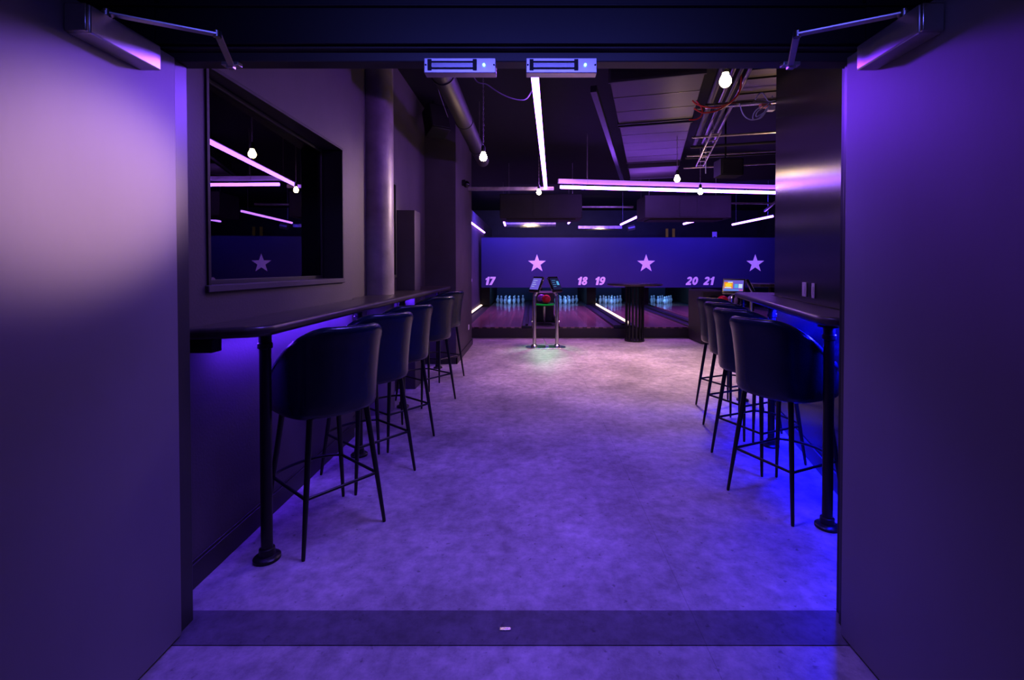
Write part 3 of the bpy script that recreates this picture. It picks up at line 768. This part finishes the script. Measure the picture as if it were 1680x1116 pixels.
# roof deck sheets over the right side
for i, (y0, y1) in enumerate(((2.9, 3.9), (3.94, 4.8), (4.84, 5.7))):
    o = MB().box(.75, 2.6, y0-4.05, y1-4.05, 0, .04)
    for q in range(2): o.box(.75, 2.6, y0-4.05+(q+.5)*(y1-y0)/2-.012, y0-4.05+(q+.5)*(y1-y0)/2+.012, -.015, 0)
    o = o.build('ceiling_deck_sheet', M['raft'], bevel=.003); o.matrix_world = RD @ Matrix.Translation((.15, 0, 3.28))
    tag(o, ('ribbed grey ceiling sheet behind the biggest bulb', 'ribbed grey ceiling sheet above the bright crosswise pipe', 'ribbed grey ceiling sheet just beyond the bright crosswise pipe')[i], 'ceiling sheet', 'ribbed ceiling sheets')
# cables
rc = [[(1.93, 4.2, CEIL), (1.917, 4.2, 3.032), (1.901, 4.2, 2.921), (1.806, 4.2, 2.81), (1.661, 4.2, 2.771), (1.521, 4.2, 2.799), (1.471, 4.2, 2.838)],
      [(1.965, 4.3, CEIL), (1.957, 4.3, 3.016), (1.901, 4.3, 2.891), (1.758, 4.3, 2.789), (1.615, 4.3, 2.76), (1.52, 4.3, 2.80)],
      [(1.60, 4.46, 2.93), (1.648, 4.44, 2.846), (1.637, 4.42, 2.775), (1.589, 4.42, 2.739), (1.517, 4.42, 2.733)]]
lbs = ['upper of the two red cables swooping down beside the biggest bulb', 'lower of the two red cables swooping down beside the biggest bulb', 'short red cable loop at the duct edge under the long red ones']
for p, lb in zip(rc, lbs): pipe('ceiling_cable', lb, 'cable', bez(p, 8), .007, 'red_cable', 8, 'red cables')
t = thing('ceiling_junction_box', 'small orange and white junction box with tangled pale cables hanging from a pipe', 'junction box', (2.262, 4.42, 2.86))
MB().box(-.06, .03, -.03, .03, -.01, .05).build('box_body', M['orange_box'], t, bevel=.004); MB().box(.0, .07, -.035, .02, -.045, .0).build('connector', M['white_pl'], t, bevel=.004)
for p in ([(2.285, 4.4, 2.874), (2.206, 4.4, 2.856), (2.139, 4.4, 2.801), (2.127, 4.4, 2.734), (2.201, 4.4, 2.746), (2.267, 4.4, 2.832), (2.31, 4.4, 2.868)],
          [(1.985, 4.38, 2.874), (2.023, 4.38, 2.771), (2.09, 4.38, 2.722), (2.176, 4.38, 2.74), (2.249, 4.38, 2.832)],
          [(2.126, 4.36, 2.905), (2.156, 4.36, 2.954), (2.199, 4.36, 2.966), (2.248, 4.36, 2.893), (2.322, 4.36, 2.893), (2.359, 4.36, 2.85)],
          [(2.30, 4.38, 2.95), (2.27, 4.38, 2.88), (2.16, 4.38, 2.80), (2.15, 4.38, 2.75), (2.23, 4.38, 2.80), (2.27, 4.38, 2.86)]):
    MB().tube(bez([(x-2.262, y-4.42, z-2.86) for x, y, z in p], 8), .0055, 7).build('cable_loop', M['white_cable'], t)
pipe('ceiling_cable', 'thin grey cable sagging from the dim lock bar side to the long LED tube', 'cable', bez([(-.55, 3.5, CEIL), (-.46, 3.5, 2.80), (-.34, 3.5, 2.70), (-.2, 3.5, 2.614), (-.061, 3.5, 2.586), (.0, 3.5, 2.66)], 8), .005, 'grey_cable', 8)
pipe('ceiling_cable', 'thin pale wire hanging slanted above the corner loudspeaker', 'cable', [(-1.0, 4.3, CEIL), (-.93, 4.6, 3.05), (-.92, 5.0, 2.95)], .004, 'grey_cable', 6)
pipe('ceiling_cable_drop', 'white cable hanging straight down to the crosswise LED tube', 'cable', [(2.66, 7.0, CEIL), (2.66, 7.0, 2.75)], .007, 'white_cable', 8)
pipe('ceiling_drop_rod', 'thin steel drop rod between the long LED tube and the duct', 'rod', [(.88, 7.3, CEIL), (.88, 7.3, 2.74)], .006, 'galv', 8)

# loudspeakers, camera, fan-coil boxes
def speaker(label, p, rz, tilt, w_, h_, d_):
    t = thing('ceiling_loudspeaker', label, 'loudspeaker', p, rz)
    mt = Matrix.Rotation(tilt, 4, 'X')
    MB().box(-w_/2, w_/2, -d_/2, d_/2, -h_/2, h_/2, mt).build('cabinet', M['black'], t, bevel=.012, seg=3)
    MB().box(-w_*.43, w_*.43, -d_/2-.006, -d_/2, -h_*.44, h_*.44, mt).build('grille', M['galv_dk'], t, bevel=.003)
    MB().tube([(0, d_*.4, 0), (0, d_*.4, CEIL-p[2])], .012, 8).build('bracket', M['black_metal'], t)
speaker('black wall loudspeaker tilted down at the top of the pier', (-1.22, 5.82, 3.17), math.radians(35), math.radians(-20), .26, .36, .22)
speaker('dark hanging box speaker under the crosswise pipes near the glossy black wall', (2.60, 6.05, 2.62), 0, 0, .30, .22, .24)
t = thing('wall_dome_camera', 'small black dome camera on the pier corner', 'camera', (-1.03, 6.72, 2.555))
MB().tube([(0, 0, 0), (.05, 0, 0)], .045, 20).build('mount', M['black_metal'], t); MB().sphere((.06, 0, -.02), .05, 20, 12).build('dome', M['black_gl'], t)
def fcu(label, x0, x1, y, z0, z1):
    t = thing('ceiling_fan_unit', label, 'air conditioning unit', ((x0+x1)/2, y, z0)); w_ = (x1-x0)/2
    MB().box(-w_, w_, -.0, .7, 0, z1-z0).build('casing', M['wall_dk'], t, bevel=.01)
    MB().box(-w_*.85, w_*.85, .1, .6, -.02, 0).build('air_grille', M['galv_dk'], t)
    MB().box(-w_*.2, w_*.2, -.012, 0, (z1-z0)*.05, (z1-z0)*.95).build('access_door', M['wall_dk'], t, bevel=.003)
    for x in (-w_*.8, w_*.8): MB().tube([(x, .35, z1-z0), (x, .35, CEIL-z0)], .006, 6).build('hanger_rod', M['galv'], t)
fcu('wide dark box unit hanging over lanes seventeen and eighteen', -.637, .987, 9.0, 2.286, 2.766)
fcu('wide dark box unit hanging over lanes nineteen and twenty', 2.224, 3.934, 9.0, 2.286, 2.742)
# far clutter over the panel
t = thing('ceiling_vent_duct', 'pale lit corrugated duct glimpsed between the dark box unit and the panel', 'duct', (-.05, 13.6, 2.62))
MB().tube([(-.75, 0, 0), (.75, 0, 0)], .11, 20).build('duct_pipe', M['galv'], t)
for i in range(8): MB().tube([(-.7+.2*i, 0, 0), (-.67+.2*i, 0, 0)], .118, 20).build('joint_collar', M['galv'], t)
t = thing('ceiling_vent_duct', 'pale lit flat duct over lane eighteen beside the first dark box unit', 'duct', (1.9, 13.6, 2.50))
MB().box(-.55, .75, -.2, .2, -.05, .05).build('duct_box', M['galv'], t, bevel=.01); MB().tube([(.95, 0, -.02), (1.15, 0, .02)], .09, 16).build('spigot', M['galv'], t)
t = thing('step_ladder', 'yellow step ladder standing behind the masking panel', 'ladder', (4.97, 16.4, 0))
for x in (-.12, .12): MB().box(x-.045, x+.045, -.02, .02, .175, 2.72).build('stile', M['yellow'], t, bevel=.004)
for z in (.6, .9, 1.2, 1.5, 1.8, 2.1): MB().box(-.075, .075, -.03, .03, z, z+.03).build('step', M['yellow'], t)
t = thing('notice_plate', 'small pale square plate standing on top of the masking panel', 'plate', (5.11, 12.765, 2.166))
MB().box(-.065, .065, -.01, .01, 0, .15).build('plate_face', M['socket_pl'], t, bevel=.003); MB().box(-.02, .02, -.02, .02, 0, .02).build('foot', M['black'], t)
for x, y, z0, z1, lb in ((5.0, 10.2, 2.75, 0, 'pale rail running crosswise over the third star'), (1.6, 10.6, 2.72, 0, 'pale rail running crosswise between the two dark box units'),):
    o = MB().box(-.55, .75, -.02, .02, -.02, .02).build('ceiling_strut_rail', M['galv'], bevel=.003); o.location = (x, y, z0); tag(o, lb, 'rail')
o = MB().box(-.02, .02, -1.1, 1.1, -.02, .02).build('ceiling_strut_rail', M['galv'], bevel=.003); o.location = (5.25, 10.0, 2.68); o.rotation_euler = (0, 0, -.35); tag(o, 'pale slanting rail crossing over the third star', 'rail')

# ------------------------------------------------------------------ lights
def area(name, p, target, sx, sy, col, power, spread=PI):
    l = D.lights.new(name, 'AREA'); l.shape = 'RECTANGLE'; l.size = sx; l.size_y = sy; l.color = col; l.energy = power; l.spread = spread
    o = D.objects.new(name, l); COL.objects.link(o); o.location = p
    o.rotation_euler = (Vector(target)-Vector(p)).to_track_quat('-Z', 'Y').to_euler(); return o
def spot(name, p, target, ang, col, power, blend=1.0, r=.08):
    l = D.lights.new(name, 'SPOT'); l.color = col; l.energy = power; l.spot_size = math.radians(ang); l.spot_blend = blend; l.shadow_soft_size = r
    o = D.objects.new(name, l); COL.objects.link(o); o.location = p
    o.rotation_euler = (Vector(target)-Vector(p)).to_track_quat('-Z', 'Y').to_euler(); return o
spot('spot_floor_pink', (2.05, 6.25, 2.72), (1.6, 6.1, 0), 100, (1.0, .66, .62), 500, r=.2)
spot('spot_floor_pink_far', (.6, 7.0, 3.3), (.0, 6.6, 0), 85, (1.0, .50, .80), 240, r=.2)
spot('door_fill_warm', (2.3, 4.6, 2.25), (-1.235, 1.28, 1.54), 8.8, (1.0, .66, .72), 860, r=.07, blend=.9)  # unseen fill spot, cone shaped for the pink band on the door
spot('door_fill_violet', (.1, 3.2, 2.45), (1.088, 1.44, 1.74), 30, (.20, .04, 1.0), 150, r=.1)  # unseen violet fill added for the upper face of the darker door
spot('door_fill_violet_left', (.1, 3.2, 2.45), (-1.235, 1.36, 1.76), 30, (.22, .07, 1.0), 190, r=.1)  # unseen violet fill added near the hinge of the brighter door
area('room_front_fill', (-.05, 2.15, 3.1), (-.05, 2.1, 0), 1.0, .5, (.23, .13, 1.0), 25, spread=math.radians(96))  # unseen fill added behind the header to light the near floor
area('lobby_violet', (-.1, .3, 2.7), (0, .9, 0), .8, .6, (.20, .15, 1.0), 2.2, spread=math.radians(100))
def bar_light(name, p, q, wd, col, power, tilt=(0, 0)):
    p, q = Vector(p), Vector(q); c = (p+q)/2; d = q-p
    l = D.lights.new(name, 'AREA'); l.shape = 'RECTANGLE'; l.size = wd; l.size_y = d.length; l.color = col; l.energy = power
    o = D.objects.new(name, l); COL.objects.link(o); o.location = c; o.rotation_euler = (0, tilt[0], math.atan2(-d.x, d.y)); return o
bar_light('underbar_blue', R(-.47, .10, 1.0), R(1.38, .10, 1.0), .03, (.008, .008, 1.0), 200)
bar_light('underbar_violet', (-1.29, 1.95, 1.0), (-1.29, 3.47, 1.0), .03, (.14, .035, 1.0), 12)
area('header_wash', (0, .2, 2.25), (0, 1.6, 2.06), 1.6, .15, (.16, .16, 1.0), 4, spread=math.radians(70))
bar_light('underbar_violet_far', (-1.30, 4.4, 1.0), (-1.30, 5.8, 1.0), .03, (.14, .035, 1.0), 14)
area('panel_wash', (.8, 11.2, 3.0), (.8, 12.74, 1.5), 2.4, .3, (.40, .23, 1.0), 100)
area('panel_wash_blue', (4.5, 11.0, 3.0), (5.0, 12.74, 1.5), 3.5, .3, (.07, .04, 1.0), 130)
area('panel_wash_left', (-.9, 11.6, 2.9), (-.9, 12.74, 1.9), .8, .2, (.06, .05, 1.0), 45)
for n in (17, 18, 19, 20):
    area('pin_light', (LC[n], 13.3, .74), (LC[n], 14.5, .25), .9, .1, (.20, .48, 1.0), 9)
spot('lanes_wash', (.25, 10.5, 3.2), (.25, 10.6, 0), 125, (.66, .20, .95), 420, r=.1)
spot('lanes_wash_right', (3.1, 10.5, 3.2), (3.1, 10.6, 0), 125, (.66, .20, .95), 420, r=.1)
spot('ceiling_warm', (3.1, 5.4, 2.3), (2.3, 5.0, 3.4), 110, (1.0, .66, .42), 45, r=.1)
area('duct_fill_violet', (2.1, 7.95, 2.72), (2.15, 8.1, 3.0), .9, .06, (.34, .13, 1.0), 24)  # unseen lamp added to brighten the far duct section from below
spot('far_warm', (-.05, 13.3, 2.35), (-.05, 13.6, 2.62), 120, (1.0, .85, .5), 35)
spot('far_warm_right', (2.0, 13.3, 2.3), (2.0, 13.6, 2.5), 120, (1.0, .85, .6), 25)
spot('console_green', (.24, 7.9, .9), (.22, 7.2, 0), 70, (.08, 1.0, .35), 42)
spot('wall_fill_warm', (.6, 4.6, 2.7), (-1.38, 2.6, 1.2), 62, (1.0, .72, .70), 30, r=.2)  # weak unseen fill added to warm the wall around the window
spot('column_fill_warm', (.8, 5.6, 2.3), (-1.4, 4.15, 1.5), 46, (1.0, .74, .74), 250, r=.12)  # unseen fill spot added to brighten one side of the column

# world, camera
wd = D.worlds.new('world'); bpy.context.scene.world = wd; wd.use_nodes = True
wd.node_tree.nodes['Background'].inputs[0].default_value = (.010, .007, .022, 1); wd.node_tree.nodes['Background'].inputs[1].default_value = .6
cam = D.cameras.new('camera'); cam.lens = 16; cam.sensor_width = 36; cam.clip_start = .02
co = D.objects.new('camera', cam); COL.objects.link(co); co.location = (0, 0, 1.3); co.rotation_euler = (math.radians(90-.9), 0, 0)
cam.shift_x = -33/1680; cam.shift_y = -(558-451.73)/1680
sc = bpy.context.scene; sc.camera = co
sc.view_settings.view_transform = 'Standard'; sc.view_settings.look = 'None'; sc.view_settings.exposure = 0.0; sc.view_settings.gamma = 0.84
sc.cycles.sample_clamp_indirect = 6.0
